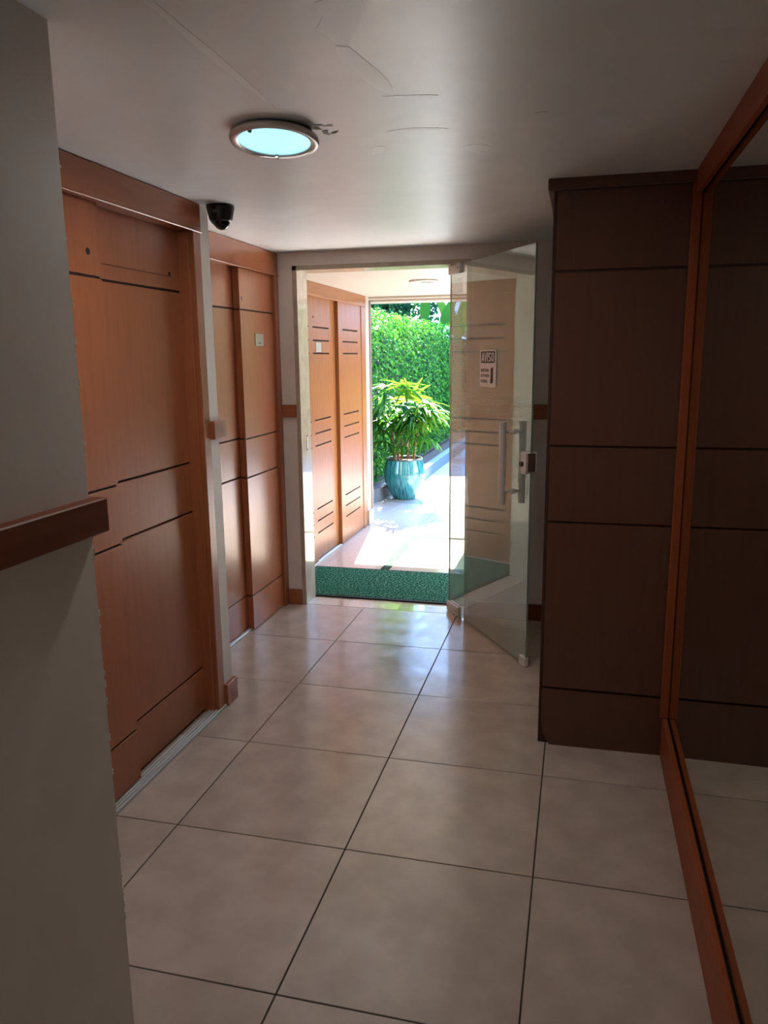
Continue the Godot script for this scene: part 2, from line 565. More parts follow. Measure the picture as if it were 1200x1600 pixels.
# ---------------------------------------------------------------- the scene
func _ready() -> void:
	rng.seed = 20
	make_materials()
	# camera
	var cam := Camera3D.new()
	cam.name = "camera"
	cam.fov = rad_to_deg(2.0 * atan(800.0 / 1208.68))
	cam.near = 0.05
	cam.far = 200.0
	cam.transform = Transform3D(Basis(Vector3.UP, 0.246718) * Basis(Vector3.RIGHT, -0.19694) * Basis(Vector3(0, 0, 1), -0.0109586), Vector3(1.2835, 1.5632, 2.1468))
	add_child(cam)
	cam.current = true
	# sky and exposure
	var env := Environment.new()
	env.background_mode = Environment.BG_SKY
	var sky := Sky.new()
	var sm := ProceduralSkyMaterial.new()
	sm.sky_top_color = Color(0.44, 0.61, 0.86)
	sm.sky_horizon_color = Color(0.8, 0.88, 0.96)
	sm.ground_bottom_color = Color(0.3, 0.32, 0.26)
	sm.ground_horizon_color = Color(0.6, 0.66, 0.62)
	sm.sky_energy_multiplier = 3.6
	sky.sky_material = sm
	env.sky = sky
	env.tonemap_mode = Environment.TONE_MAPPER_LINEAR
	env.tonemap_exposure = 1.5
	env.sdfgi_enabled = true
	env.ssao_enabled = true
	env.ssil_enabled = true
	var we := WorldEnvironment.new()
	we.name = "world"
	we.environment = env
	add_child(we)
	# sun, high behind the hedge, shining in under the porch
	var sun := DirectionalLight3D.new()
	sun.name = "sun"
	sun.light_energy = 16.0
	sun.light_color = Color(1.0, 0.98, 0.94)
	sun.light_angular_distance = 0.53
	sun.shadow_enabled = true
	sun.basis = Basis.looking_at(Vector3(0.165, -0.865, 1.0).normalized(), Vector3.UP)
	add_child(sun)

	build_shell()
	build_floors()
	build_doors()
	build_column_and_mirror()
	build_glass_door()
	build_fittings()
	build_garden()

func lamp_light(at: Vector3, size: float, energy: float, color: Color, called: String) -> void:
	var l := AreaLight3D.new()
	l.name = called
	l.area_size = Vector2(size, size)
	l.light_energy = energy
	l.light_color = color
	l.shadow_enabled = true
	l.area_range = 12.0
	l.area_attenuation = 2.0
	l.position = at
	l.rotation = Vector3(-PI / 2, 0, 0)
	add_child(l)

func build_shell() -> void:
	struct("ceiling", B(-1.2, 2.182, -2.56, 2.2, 2.42, 4.4), M.ceiling, "pale glossy plaster ceiling of the hallway with scuffs and patched paint", "ceiling")
	struct("ceiling", B(-3.0, 2.108, -5.86, 3.2, 2.42, -2.56), M.cream, "cream plaster ceiling over the bright porch outside the glass door", "ceiling")
	# old touch-ups and scrapes on the ceiling
	var patches := mb()
	for e in [[0.52, 0.55, 0.012, 0.36, 0.02], [0.83, 0.63, 0.05, 0.12, 0.3], [0.8, 0.36, 0.03, 0.18, -0.1], [0.86, 0.16, 0.07, 0.012, 0.2], [0.82, -0.12, 0.08, 0.02, 0.1], [0.96, -0.36, 0.05, 0.05, 0.5], [0.66, -0.3, 0.02, 0.06, 0.4]]:
		var o := PackedVector2Array()
		for k in 14:
			var a := TAU * k / 14
			o.append(Vector2(e[2] * cos(a), e[3] * sin(a)) * rng.randf_range(0.7, 1.1))
		slab(patches, o, 0, 0.0006, Transform3D(Basis(Vector3.UP, e[4]) * Basis(Vector3.RIGHT, PI / 2), Vector3(e[0], 2.1819, e[1])))
	obj("paint_patch", patches, M.scuff, get_node("ceiling"))
	var scr := mb()
	for k in 9:
		var o := PackedVector2Array()
		for j in 8:
			var a := TAU * j / 8
			o.append(Vector2(0.014 * cos(a), 0.008 * sin(a)) * rng.randf_range(0.5, 1.3))
		slab(scr, o, 0, 0.0008, Transform3D(Basis(Vector3.UP, rng.randf() * TAU) * Basis(Vector3.RIGHT, PI / 2), Vector3(0.575 + rng.randf_range(-0.02, 0.025), 2.1819, -0.03 + rng.randf_range(-0.06, 0.07))))
	obj("scraped_plaster", scr, M.scrape, get_node("ceiling"))
	obj("scratch", B(1.145, 2.1815, -0.055, 1.18, 2.1822, -0.052), M.scrape, get_node("ceiling"))
	# hallway walls
	struct("wall_near", B(-1.2, 0.0, 0.761, 0.304, 2.2, 4.2, 0.003), M.wall, "shaded white wall corner with a wooden rail close to the camera", "wall")
	var chips := mb()
	for k in 30:
		var y := rng.randf_range(0.25, 1.2) if k < 24 else rng.randf_range(1.3, 2.1)
		var h := rng.randf_range(0.004, 0.016)
		bx(chips, Vector3(0.3025 - rng.randf_range(0.0, 0.002), y, 0.7595), Vector3(0.3043, y + h, 0.7615 + rng.randf_range(0.0, 0.003)), 0.0006)
	var ch := obj("chipped_edge", chips, M.chip, get_node("wall_near"))
	ch.set_meta("kind", "stuff")
	var wl := mb()
	bx(wl, Vector3(-1.2, 0, -0.975), Vector3(-0.245, 2.2, -0.884), 0.003)   # stub between the two doors
	bx(wl, Vector3(-1.2, 0, -0.884), Vector3(-0.38, 2.2, 0.761))
	bx(wl, Vector3(-1.2, 0, -2.56), Vector3(-0.62, 2.2, -0.975))
	struct("wall_left", wl, M.wall, "narrow white wall strip between the two wooden sliding doors", "wall")
	var wb := mb()
	bx(wb, Vector3(-0.62, 0, -2.55), Vector3(-0.405, 2.2, -2.39))
	bx(wb, Vector3(0.664, 0, -2.55), Vector3(2.2, 2.2, -2.39))
	bx(wb, Vector3(-0.405, 2.104, -2.55), Vector3(0.664, 2.2, -2.39))
	struct("wall_back", wb, M.wall, "grey-white end wall round the glass door opening", "wall")
	struct("wall_right", B(1.69, 0, -2.39, 1.95, 2.2, 4.2), M.wall, "white side wall behind the large mirror", "wall")
	struct("wall_front", B(-1.2, 0, 4.2, 2.2, 2.42, 4.4), M.wall, "white wall closing the hallway behind the viewer", "wall")
	# porch walls
	struct("wall_porch", B(-1.1, 0, -4.95, -0.70, 2.12, -2.56), M.cream, "cream outer wall that holds the slotted wooden sliding doors", "wall")
	struct("wall_porch", B(2.4, 0, -5.0, 2.6, 2.12, -2.56), M.cream, "unseen cream side wall of the porch opposite the slotted doors", "wall")  # out of view, reflects light into the porch
	struct("trim", B(-1.1, 2.062, -5.06, 3.2, 2.11, -4.95, 0.004), M.cream, "cream plaster drop beam along the porch ceiling edge", "beam")
	struct("trim", B(-1.1, 2.085, -4.95, 3.2, 2.11, -4.9, 0.004), M.cream, "thin cream ledge beside the porch ceiling drop beam", "beam")
	var pil := thing("pilaster", "narrow cream corner post with stone foot and brown channel at porch edge", "post", Vector3(-0.62, 0, -4.87), "", "structure")
	obj("shaft", B(-0.66, 0.14, -4.915, -0.618, 2.108, -4.795, 0.003), M.cream, pil)
	obj("foot_block", B(-0.66, 0, -4.95, -0.606, 0.14, -4.795, 0.004), M.marble_edge, pil)
	obj("metal_channel", B(-0.655, 0.14, -4.975, -0.612, 2.075, -4.918, 0.002), M.channel, pil)
	# marble lining of the opening
	var jm := thing("door_frame", "polished marble lining round the opening with a lock strike plate", "door frame", Vector3(-0.38, 0, -2.47), "", "structure")
	obj("jamb", B(-0.407, 0, -2.562, -0.38, 2.104, -2.386, 0.001), M.marble, jm)
	obj("jamb", B(0.64, 0, -2.562, 0.666, 2.104, -2.386, 0.001), M.marble, jm)
	obj("lintel", B(-0.38, 2.078, -2.562, 0.64, 2.104, -2.386, 0.001), M.marble, jm)
	obj("edge_strip", B(-0.4072, 0, -2.386, -0.381, 2.104, -2.3835), M.marble_edge, jm)
	obj("edge_strip", B(-0.4072, 2.078, -2.386, 0.666, 2.1045, -2.3835), M.marble_edge, jm)
	var sp := slab(mb(), rounded(-0.012, -0.05, 0.012, 0.05, 0.012), 0, 0.0016, Transform3D(Basis(Vector3.UP, PI / 2), Vector3(-0.38, 1.04, -2.486)))
	obj("strike_plate", sp, M.alu_dark, jm)
	obj("strike_slot", slab(mb(), rounded(-0.007, -0.04, 0.007, 0.04, 0.007), 0, 0.0022, Transform3D(Basis(Vector3.UP, PI / 2), Vector3(-0.38, 1.04, -2.486))), M.aluminium, jm)
	# chair rails and skirting
	struct("trim", B(0.28, 1.212, 0.745, 0.336, 1.284, 4.2, 0.003), M.wood_rail_z, "dark wooden chair rail on the shaded wall corner nearby", "rail")
	struct("trim", B(-0.5, 1.226, -0.992, -0.222, 1.304, -0.888, 0.003), M.wood, "short wooden rail end wrapped round the wall strip between doors", "rail")
	struct("trim", B(-0.5, 1.208, -2.39, -0.408, 1.284, -2.372, 0.002), M.wood_x, "short wooden rail on the end wall beside the marble jamb", "rail")
	struct("trim", B(0.668, 1.208, -2.39, 1.69, 1.292, -2.372, 0.002), M.wood_x, "wooden rail on the end wall behind the open glass door", "rail")
	struct("baseboard_left", B(-0.5, 0, -0.995, -0.226, 0.105, -0.888, 0.003), M.wood, "wooden skirting block at the foot of the wall strip between doors", "baseboard")
	struct("baseboard_back", B(-0.5, 0, -2.39, -0.408, 0.1, -2.374, 0.002), M.wood_x, "short wooden skirting board beside the marble jamb", "baseboard")
	struct("baseboard_back", B(0.668, 0, -2.39, 1.69, 0.1, -2.374, 0.002), M.wood_rail_x, "dark wooden skirting board behind the open glass door", "baseboard")

func build_floors() -> void:
	var f := struct("floor", B(-1.2, -0.15, -2.4, 2.0, -0.003, 4.4), M.grout, "beige ceramic tile floor of the hallway with dark joints", "floor")
	for j in range(-4, 7):
		for i in range(-1, 3):
			var z1 := 2.4 - (j + 4) * 0.6
			z1 = -2.4 + (j + 5) * 0.6
			var x1: float = minf((i + 1) * 0.6, 1.69)
			var c := Vector3((i * 0.6 + x1) / 2, 0, z1 - 0.3)
			var hx := (x1 - i * 0.6) / 2 - 0.0022
			var st := bx(mb(), Vector3(-hx, -0.009, -0.2978), Vector3(hx, 0, 0.2978), 0.0012)
			var o := own("tile", st, M["tile%d" % ((i * 3 + j * 5 + 40) % 4)], f)
			o.position = c
	var th := struct("floor", B(-0.62, -0.15, -2.66, 0.9, -0.004, -2.4), M.grout, "polished stone threshold under the glass door", "threshold")
	var xs := [-0.45, -0.12, 0.22, 0.66]
	for k in 3:
		obj("stone_slab", B(xs[k] + 0.0006, -0.01, -2.66, xs[k + 1] - 0.0006, 0.0, -2.4015, 0.0006), [M.marble, M.porch, M.marble][k], th)
	# the polished porch floor: granite slabs with a darker inlaid band
	var p := struct("floor", B(-1.1, -0.15, -5.95, 4.0, -0.004, -2.66), M.grout, "polished pinkish granite porch floor with a darker inlaid band", "floor")
	var zs := [-2.66, -3.55, -4.36, -4.44, -5.2, -5.95]
	var cols := [-1.1, -0.55, -0.125, -0.055, 0.42, 0.50, 1.2, 2.0, 2.8, 4.0]
	for r in zs.size() - 1:
		for k in cols.size() - 1:
			var band: bool = (r == 2 and k >= 2 and k <= 4) or (r < 2 and (k == 2 or k == 4))
			obj("stone_slab", B(cols[k] + 0.0005, -0.012, zs[r + 1] + 0.0005, cols[k + 1] - 0.0005, 0.0, zs[r] - 0.0005, 0.0004), M.inlay if band else M.porch, p)
	# garden path
	var g := struct("path", B(-1.1, -0.2, -16.0, 6.0, -0.006, -5.95), M.grout, "pale and pink paved garden path running past the hedge", "path")
	var rows := [-5.95, -6.45, -7.05, -7.4, -8.3, -9.2, -9.9, -10.8, -12.0, -13.4, -15.0]
	for r in rows.size() - 1:
		var x := -1.0
		var k := 0
		while x < 4.0:
			var w: float = [1.4, 1.0, 1.2][(r + k) % 3]
			obj("paving_slab", B(x + 0.002, -0.02, rows[r + 1] + 0.002, x + w - 0.002, 0.0, rows[r] - 0.002, 0.002), M.paver_pink if r in [1, 5, 8] else M.paver_pale, g)
			x += w
			k += 1

func build_doors() -> void:
	# first hallway door
	var d1 := thing("door", "brown wooden two-leaf sliding door with aluminium floor track beside the shaded wall corner", "door", Vector3(-0.237, 0, -0.05), "", "structure")
	d1.name = "door_1"
	var h := obj("header", B(-0.38, 2.071, -0.888, -0.236, 2.18, 0.761, 0.003), M.wood_z, d1)
	obj("lip", B(-0.24, 2.067, -0.888, -0.23, 2.075, 0.761, 0.002), M.wood_z, h)
	var j := obj("jamb", B(-0.38, 0.0, -0.886, -0.24, 2.071, -0.824, 0.003), M.wood, d1)
	obj("stop_strip", B(-0.31, 0.0, -0.824, -0.26, 2.071, -0.812, 0.002), M.wood, j)
	var joints := [0.213, 0.925, 1.135, 1.833]
	var rear := grooved_leaf(d1, -0.306, -0.85, 0.1, 0.014, 2.075, joints)
	var fore := grooved_leaf(d1, -0.271, -0.222, 0.76, 0.014, 2.075, joints)
	obj("scar_line", B(-0.307, 1.885, -0.75, -0.3052, 1.8885, -0.23), M.wood_dark_z, rear)
	disc_x(rear, "peephole", -0.306, 1.896, -0.735, 0.009, M.dark)
	disc_x(rear, "screw_hole", -0.306, 1.905, -0.262, 0.006, M.groove)
	disc_x(fore, "peephole", -0.271, 1.91, -0.155, 0.011, M.dark)
	sill_track(d1, -0.29, -0.234, -0.89, 0.76)
	# second hallway door
	var d2 := thing("door", "brown wooden two-leaf sliding door with a small metal plate next to the end wall", "door", Vector3(-0.5, 0, -1.68), "", "structure")
	d2.name = "door_2"
	var h2 := obj("header", B(-0.62, 2.05, -2.385, -0.498, 2.18, -0.978, 0.003), M.wood_z, d2)
	obj("lip", B(-0.5, 2.046, -2.385, -0.493, 2.054, -0.978, 0.002), M.wood_z, h2)
	obj("jamb", B(-0.62, 0, -2.388, -0.5, 2.05, -2.325, 0.003), M.wood, d2)
	var l2 := grooved_leaf(d2, -0.556, -1.93, -0.978, 0.012, 2.06, [0.21, 0.91, 1.128, 1.832])
	var r2 := grooved_leaf(d2, -0.516, -2.325, -1.855, 0.006, 2.048, [0.21, 0.905, 1.125, 1.829], 0.038)
	l2.set_meta("label", "rear leaf set back in its track")
	var pl := obj("name_plate", B(-0.517, 1.636, -2.158, -0.5115, 1.706, -2.04, 0.0015), M.steel_plate, r2)
	obj("engraving", B(-0.5118, 1.649, -2.12, -0.5108, 1.655, -2.08), M.alu_dark, pl)
	disc_x(r2, "peephole", -0.516, 1.886, -1.885, 0.011, M.alu_dark)
	sill_track(d2, -0.552, -0.534, -2.32, -0.978)
	# slotted porch doors
	var d3 := thing("door", "light orange wooden sliding doors with rows of slots on the sunny porch", "door", Vector3(-0.62, 0, -3.7), "", "structure")
	d3.name = "door_3"
	obj("header", B(-0.66, 2.012, -4.79, -0.612, 2.108, -2.585, 0.003), M.wood_out_z, d3)
	obj("jamb", B(-0.66, 0, -4.79, -0.62, 2.012, -4.66, 0.003), M.wood_out, d3)
	obj("jamb", B(-0.66, 0, -2.65, -0.614, 2.012, -2.585, 0.003), M.wood_out, d3)
	slotted_leaf(d3, -0.626, -4.66, -3.985, 0.008, 2.02, -4.55, -4.1)
	var m3 := slotted_leaf(d3, -0.656, -4.0, -3.37, 0.02, 2.02, -3.83, -3.44)
	slotted_leaf(d3, -0.636, -3.385, -2.66, 0.006, 2.02, -3.3, -2.77)
	m3.set_meta("label", "middle leaf set back, with a small pale metal plate")
	obj("name_plate", B(-0.657, 1.612, -3.625, -0.6515, 1.682, -3.5, 0.0015), M.steel_plate, m3)
	disc_x(m3, "peephole", -0.656, 1.865, -3.46, 0.009, M.dark)
	sill_track(d3, -0.655, -0.635, -4.66, -2.7)

func build_column_and_mirror() -> void:
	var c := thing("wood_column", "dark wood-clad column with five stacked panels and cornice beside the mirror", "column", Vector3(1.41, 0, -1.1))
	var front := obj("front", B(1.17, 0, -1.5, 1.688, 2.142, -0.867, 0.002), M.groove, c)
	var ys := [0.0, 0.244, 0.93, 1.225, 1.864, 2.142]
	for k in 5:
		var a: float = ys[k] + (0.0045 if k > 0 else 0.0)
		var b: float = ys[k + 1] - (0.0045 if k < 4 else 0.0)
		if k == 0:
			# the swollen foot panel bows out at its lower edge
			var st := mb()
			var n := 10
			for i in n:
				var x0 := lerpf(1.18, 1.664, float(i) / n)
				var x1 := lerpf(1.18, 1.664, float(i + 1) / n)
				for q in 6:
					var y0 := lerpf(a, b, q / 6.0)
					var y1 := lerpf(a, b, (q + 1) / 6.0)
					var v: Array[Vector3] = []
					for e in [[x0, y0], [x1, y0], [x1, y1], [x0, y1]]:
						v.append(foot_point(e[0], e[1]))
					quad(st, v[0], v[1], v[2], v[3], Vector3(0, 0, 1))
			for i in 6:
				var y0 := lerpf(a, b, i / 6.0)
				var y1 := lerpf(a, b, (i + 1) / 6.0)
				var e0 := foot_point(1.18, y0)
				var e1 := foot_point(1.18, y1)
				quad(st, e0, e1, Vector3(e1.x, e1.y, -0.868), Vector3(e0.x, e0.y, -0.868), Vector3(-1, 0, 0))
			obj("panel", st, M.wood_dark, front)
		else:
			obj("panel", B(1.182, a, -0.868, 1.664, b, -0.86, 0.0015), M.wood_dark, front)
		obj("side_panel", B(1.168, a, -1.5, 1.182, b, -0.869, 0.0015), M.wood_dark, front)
	obj("cornice", B(1.148, 2.142, -1.5, 1.688, 2.182, -0.842, 0.003), M.wood_dark_x, c)
	# wall mirror in its wooden frame
	var m := thing("wall_mirror", "large wall mirror in a brown wooden frame reaching from floor to ceiling", "mirror", Vector3(1.68, 0, 0.8))
	obj("glass", B(1.668, 0.02, -0.857, 1.688, 2.18, 3.4, 0.001), M.mirror, m)
	var low := obj("bottom_rail", B(1.645, 0.001, -0.856, 1.664, 0.168, 3.4, 0.003), M.wood_frame_z, m)
	obj("painted_gap_shade", B(1.664, 0.001, -0.856, 1.6676, 0.16, 3.4), M.dark, low)  # dark strip painted as the shade between rail and mirror
	var top := obj("top_rail", B(1.645, 2.102, -0.842, 1.664, 2.182, 3.4, 0.003), M.wood_frame_z, m)
	obj("painted_gap_shade", B(1.664, 2.11, -0.842, 1.6676, 2.182, 3.4), M.dark, top)  # same painted shade behind the top rail
	obj("side_rail", B(1.636, 0.168, -0.859, 1.667, 2.142, -0.836, 0.003), M.wood_frame, m)

func foot_point(x: float, y: float) -> Vector3:
	var t := clampf(1.0 - y / 0.1, 0.0, 1.0)
	var edge := clampf((x - 1.18) / 0.484, 0, 1)
	return Vector3(x + 0.035 * t * t * (1.0 - edge), y, -0.86 + 0.02 * t * (1.0 - t * 0.6) * (1.0 - edge * 0.8))

func build_glass_door() -> void:
	# local axes: x along the pane from the pivot, z towards the hallway
	var d := thing("glass_door", "frameless clear glass pivot door standing open with a long pull handle and lock", "glass door", Vector3(0.592, 0, -2.393))
	d.rotation.y = -atan2(0.743, 0.475)
	# pane with greenish polished edges
	var st := mb()
	var x0 := -0.105
	var x1 := 0.884
	var y0 := 0.012
	var y1 := 2.076
	for z in [-0.005, 0.005]:
		quad(st, Vector3(x0, y0, z), Vector3(x1, y0, z), Vector3(x1, y1, z), Vector3(x0, y1, z), Vector3(0, 0, signf(z)))
	var pane := own("pane", st, M.glass, d)
	var ed := mb()
	for e in [[x0, y0, x1, y0, 0, -1], [x1, y0, x1, y1, 1, 0], [x1, y1, x0, y1, 0, 1], [x0, y1, x0, y0, -1, 0]]:
		quad(ed, Vector3(e[0], e[1], -0.005), Vector3(e[2], e[3], -0.005), Vector3(e[2], e[3], 0.005), Vector3(e[0], e[1], 0.005), Vector3(e[4], e[5], 0))
	own("pane_edge", ed, M.glass_edge, d)
	# fine frosted lines on the outer face
	var fl := mb()
	var y := 0.76
	while y < 2.0:
		var wide := y > 1.262 and y < 1.36
		quad(fl, Vector3(x0 + 0.004, y, -0.0056), Vector3(x1 - 0.01 if wide else 0.045, y, -0.0056), Vector3(x1 - 0.01 if wide else 0.045, y + 0.0045, -0.0056), Vector3(x0 + 0.004, y + 0.0045, -0.0056), Vector3(0, 0, -1))
		y += 0.0095
	var film := own("frosted_lines", fl, M.film, pane)
	film.set_meta("kind", "stuff")
	# patch fittings
	for e in [[0.004, 0.062, "bottom"], [2.028, 2.084, "top"]]:
		for z in [-1, 1]:
			var T := Transform3D(Basis.IDENTITY, Vector3(0, 0, 0.005 if z > 0 else -0.017))
			var o := own("patch_fitting", slab(mb(), rounded(-0.108, e[0], 0.05, e[1], 0.008), 0, 0.012, T), M.alu_satin, d)
			for sx in [-0.085, 0.028]:
				own("screw", lathe(mb(), [Vector2(0.005, 0), Vector2(0.005, 0.0015), Vector2(0, 0.0015)], 10, Transform3D(Basis(Vector3(1, 0, 0), PI / 2 * z), Vector3(sx, (e[0] + e[1]) / 2, 0.0172 * z)), true), M.alu_dark, o)
	own("pivot", lathe(mb(), [Vector2(0.02, 0.0), Vector2(0.02, 0.004), Vector2(0.012, 0.012), Vector2(0, 0.012)], 14, Transform3D.IDENTITY, true), M.alu_dark, d)
	own("end_clamp", bx(mb(), Vector3(0.828, 0.002, -0.013), Vector3(0.887, 0.05, 0.013), 0.003), M.white_plastic, d)
	# pull handle: one bar on each face, joined through the glass
	for z in [0.062, -0.062]:
		own("handle_bar", lathe(mb(), [Vector2(0, 0.82), Vector2(0.0165, 0.82), Vector2(0.018, 0.822), Vector2(0.018, 1.238), Vector2(0.0165, 1.24), Vector2(0, 1.24)], 20, Transform3D(Basis.IDENTITY, Vector3(0.7, 0, z))), M.alu_satin, d)
	for y_ in [0.885, 1.19]:
		own("handle_stem", tube(mb(), [Vector3(0.7, y_, -0.06), Vector3(0.7, y_, 0.06)], [0.0075, 0.0075], 12), M.alu_satin, d)
		own("stem_collar", tube(mb(), [Vector3(0.7, y_, -0.012), Vector3(0.7, y_, 0.012)], [0.014, 0.014], 14), M.alu_satin, d)
	# lock case on both faces with a cylinder
	var lock := own("lock_case", slab(mb(), rounded(0.832, 0.998, 0.886, 1.108, 0.014), 0.005, 0.03), M.white_plastic, d)
	own("lock_back", slab(mb(), rounded(0.832, 0.998, 0.886, 1.108, 0.014), -0.03, -0.005), M.alu_satin, d)
	own("cylinder", tube(mb(), [Vector3(0.852, 1.046, 0.028), Vector3(0.852, 1.046, 0.043)], [0.013, 0.012], 16), M.alu_dark, lock)
	own("latch_plate", bx(mb(), Vector3(0.886, 1.01, -0.02), Vector3(0.889, 1.1, 0.02), 0.001), M.latch, lock)
	# the notice, fixed to the hallway face
	var s := thing("notice_sign", "small white notice sign headed AVISO stuck on the glass door", "sign", d.position + d.basis * Vector3(0.413, 1.5, 0.0065))
	s.rotation = d.rotation
	own("board", slab(mb(), rounded(-0.093, -0.097, 0.093, 0.097, 0.006), 0.0, 0.004), M.paper, s)
	own("heading_field", slab(mb(), rounded(-0.082, 0.03, 0.082, 0.09, 0.008), 0.0038, 0.0046), M.ink, s)
	var lt := mb()
	var arc_s := []
	for k in 7: arc_s.append(Vector2(0.5 + 0.36 * cos(0.3 + PI * 0.2 * k), 0.73 + 0.2 * sin(0.3 + PI * 0.2 * k)))
	for k in 7: arc_s.append(Vector2(0.5 + 0.36 * cos(PI * 0.5 - 0.2 - PI * 0.2 * k), 0.27 + 0.2 * sin(PI * 0.5 - 0.2 - PI * 0.2 * k)))
	var ring_o := []
	for k in 17: ring_o.append(Vector2(0.5 + 0.34 * cos(TAU * k / 16), 0.5 + 0.43 * sin(TAU * k / 16)))
	var glyphs := [
		[[Vector2(0.12, 0), Vector2(0.5, 1.0)], [Vector2(0.88, 0), Vector2(0.5, 1.0)], [Vector2(0.28, 0.28), Vector2(0.72, 0.28)]],
		[[Vector2(0.12, 1), Vector2(0.5, 0.0)], [Vector2(0.88, 1), Vector2(0.5, 0.0)]],
		[[Vector2(0.5, 0), Vector2(0.5, 1)]], [arc_s], [ring_o]]
	var gx := [-0.0745, -0.042, -0.0085, 0.0075, 0.0415]
	var gw := [0.032, 0.032, 0.012, 0.031, 0.033]
	for k in 5:
		for line in glyphs[k]:
			stroke(lt, line, Vector2(gx[k], 0.0365), Vector2(gw[k], 0.048), 0.0082 if k != 2 else 0.009, 0.0044, 0.0052)
	own("heading", lt, M.paper, s)
	text_mesh(s, "line_of_text", "MANTENHA", Vector3(-0.033, -0.0085, 0.0043), 0.0165, 0.094, M.ink)
	text_mesh(s, "line_of_text", "ESTA PORTA", Vector3(-0.03, -0.037, 0.0043), 0.0165, 0.1, M.ink)
	text_mesh(s, "line_of_text", "FECHADA", Vector3(-0.042, -0.066, 0.0043), 0.0165, 0.076, M.ink)
	own("door_symbol", slab(mb(), PackedVector2Array([Vector2(0.032, -0.076), Vector2(0.06, -0.076), Vector2(0.064, -0.07), Vector2(0.064, 0.004), Vector2(0.058, 0.008), Vector2(0.036, 0.0), Vector2(0.036, -0.03)]), 0.0038, 0.0046), M.ink, s)

func downlight(called: String, label: String, at: Vector3, r: float, lens: Material, tilt: float) -> Node3D:
	var l := thing(called, label, "ceiling lamp", at)
	l.rotation = Vector3(tilt, 0, 0)
	own("bezel", lathe(mb(), [Vector2(r, -0.006), Vector2(r + 0.008, -0.012), Vector2(r + 0.02, -0.01), Vector2(r + 0.024, -0.002), Vector2(r + 0.022, 0.004), Vector2(r, 0.004), Vector2(r, -0.006)], 48), M.ring, l)
	own("lens", lathe(mb(), [Vector2(r, -0.003), Vector2(r, -0.0035), Vector2(r * 0.6, -0.005), Vector2(0, -0.0055)], 40, Transform3D.IDENTITY), lens, l)
	own("housing", lathe(mb(), [Vector2(0, 0.024), Vector2(r + 0.004, 0.024), Vector2(r + 0.008, 0.003)], 40), M.lamp_body, l)
	return l

func build_fittings() -> void:
	var at := Vector3(0.438, 2.158, -0.015)
	var l := downlight("ceiling_lamp", "round recessed ceiling lamp glowing cool blue-white above the hallway", at, 0.1, M.lit, -0.115)
	for a in [1.9, 4.4]:
		own("clip", bx(mb(), Vector3(0.1 * cos(a) - 0.005, -0.014, 0.1 * sin(a) - 0.005), Vector3(0.1 * cos(a) + 0.005, -0.004, 0.1 * sin(a) + 0.005), 0.002), M.alu_dark, l)
	lamp_light(at + Vector3(0, -0.02, 0), 0.17, 0.5, Color(0.98, 0.97, 0.95), "ceiling_lamp_light")
	# added lamp behind the viewer, out of view, brightens column and mirror side
	var at2 := Vector3(0.56, 2.166, 3.1)
	downlight("ceiling_lamp", "added round ceiling lamp behind the viewer that brightens the column and mirror side", at2, 0.1, M.lit, 0.0)
	lamp_light(at2 + Vector3(0, -0.02, 0), 0.17, 0.12, Color(1.0, 0.96, 0.9), "added_lamp_light_rear")
	downlight("porch_lamp", "round unlit recessed lamp in the cream porch ceiling", Vector3(0.16, 2.104, -3.57), 0.085, M.unlit_glass, 0.0)
	# dome camera
	var cc := thing("dome_camera", "small black dome security camera under the ceiling above the wall strip", "security camera", Vector3(-0.175, 2.182, -0.95))
	own("base", lathe(mb(), [Vector2(0, 0), Vector2(0.057, 0), Vector2(0.057, -0.012), Vector2(0.055, -0.02), Vector2(0.047, -0.055), Vector2(0.036, -0.07), Vector2(0, -0.074)], 32, Transform3D(Basis(Vector3.UP, 0), Vector3.ZERO)), M.black, cc)
	var tip := Basis(Vector3(1, 0, 0), -0.35) * Basis(Vector3(0, 0, 1), 0.3)
	var prof: Array = []
	for k in 9:
		var a := PI / 2 * k / 8
		prof.append(Vector2(0.034 * sin(a), -0.036 * cos(a)))
	own("dome", lathe(mb(), prof, 28, Transform3D(tip, Vector3(0.006, -0.062, 0.006))), M.dome, cc)
	own("collar", lathe(mb(), [Vector2(0.034, -0.004), Vector2(0.038, -0.002), Vector2(0.038, 0.006), Vector2(0.034, 0.008)], 28, Transform3D(tip, Vector3(0.006, -0.062, 0.006))), M.black, cc)
	own("badge", bx(mb(), Vector3(-0.012, -0.036, 0.0475), Vector3(0.006, -0.022, 0.0545), 0.001), M.alu_dark, cc)
	# door mat
	var m := thing("door_mat", "green coiled door mat with dark rubber edge just outside the glass door", "mat", Vector3(0.2, 0, -2.9))
	obj("pile", B(-0.6, 0.001, -3.25, 1.0, 0.013, -2.59, 0.003), M.mat, m)
	var eg := mb()
	bx(eg, Vector3(-0.615, 0.001, -2.59), Vector3(1.015, 0.011, -2.565), 0.003)
	bx(eg, Vector3(-0.615, 0.001, -3.27), Vector3(1.015, 0.011, -3.25), 0.003)
	bx(eg, Vector3(1.0, 0.001, -3.25), Vector3(1.015, 0.011, -2.59), 0.003)
	bx(eg, Vector3(-0.615, 0.001, -3.25), Vector3(-0.6, 0.011, -2.59), 0.003)
	obj("rubber_edge", eg, M.rubber, m)

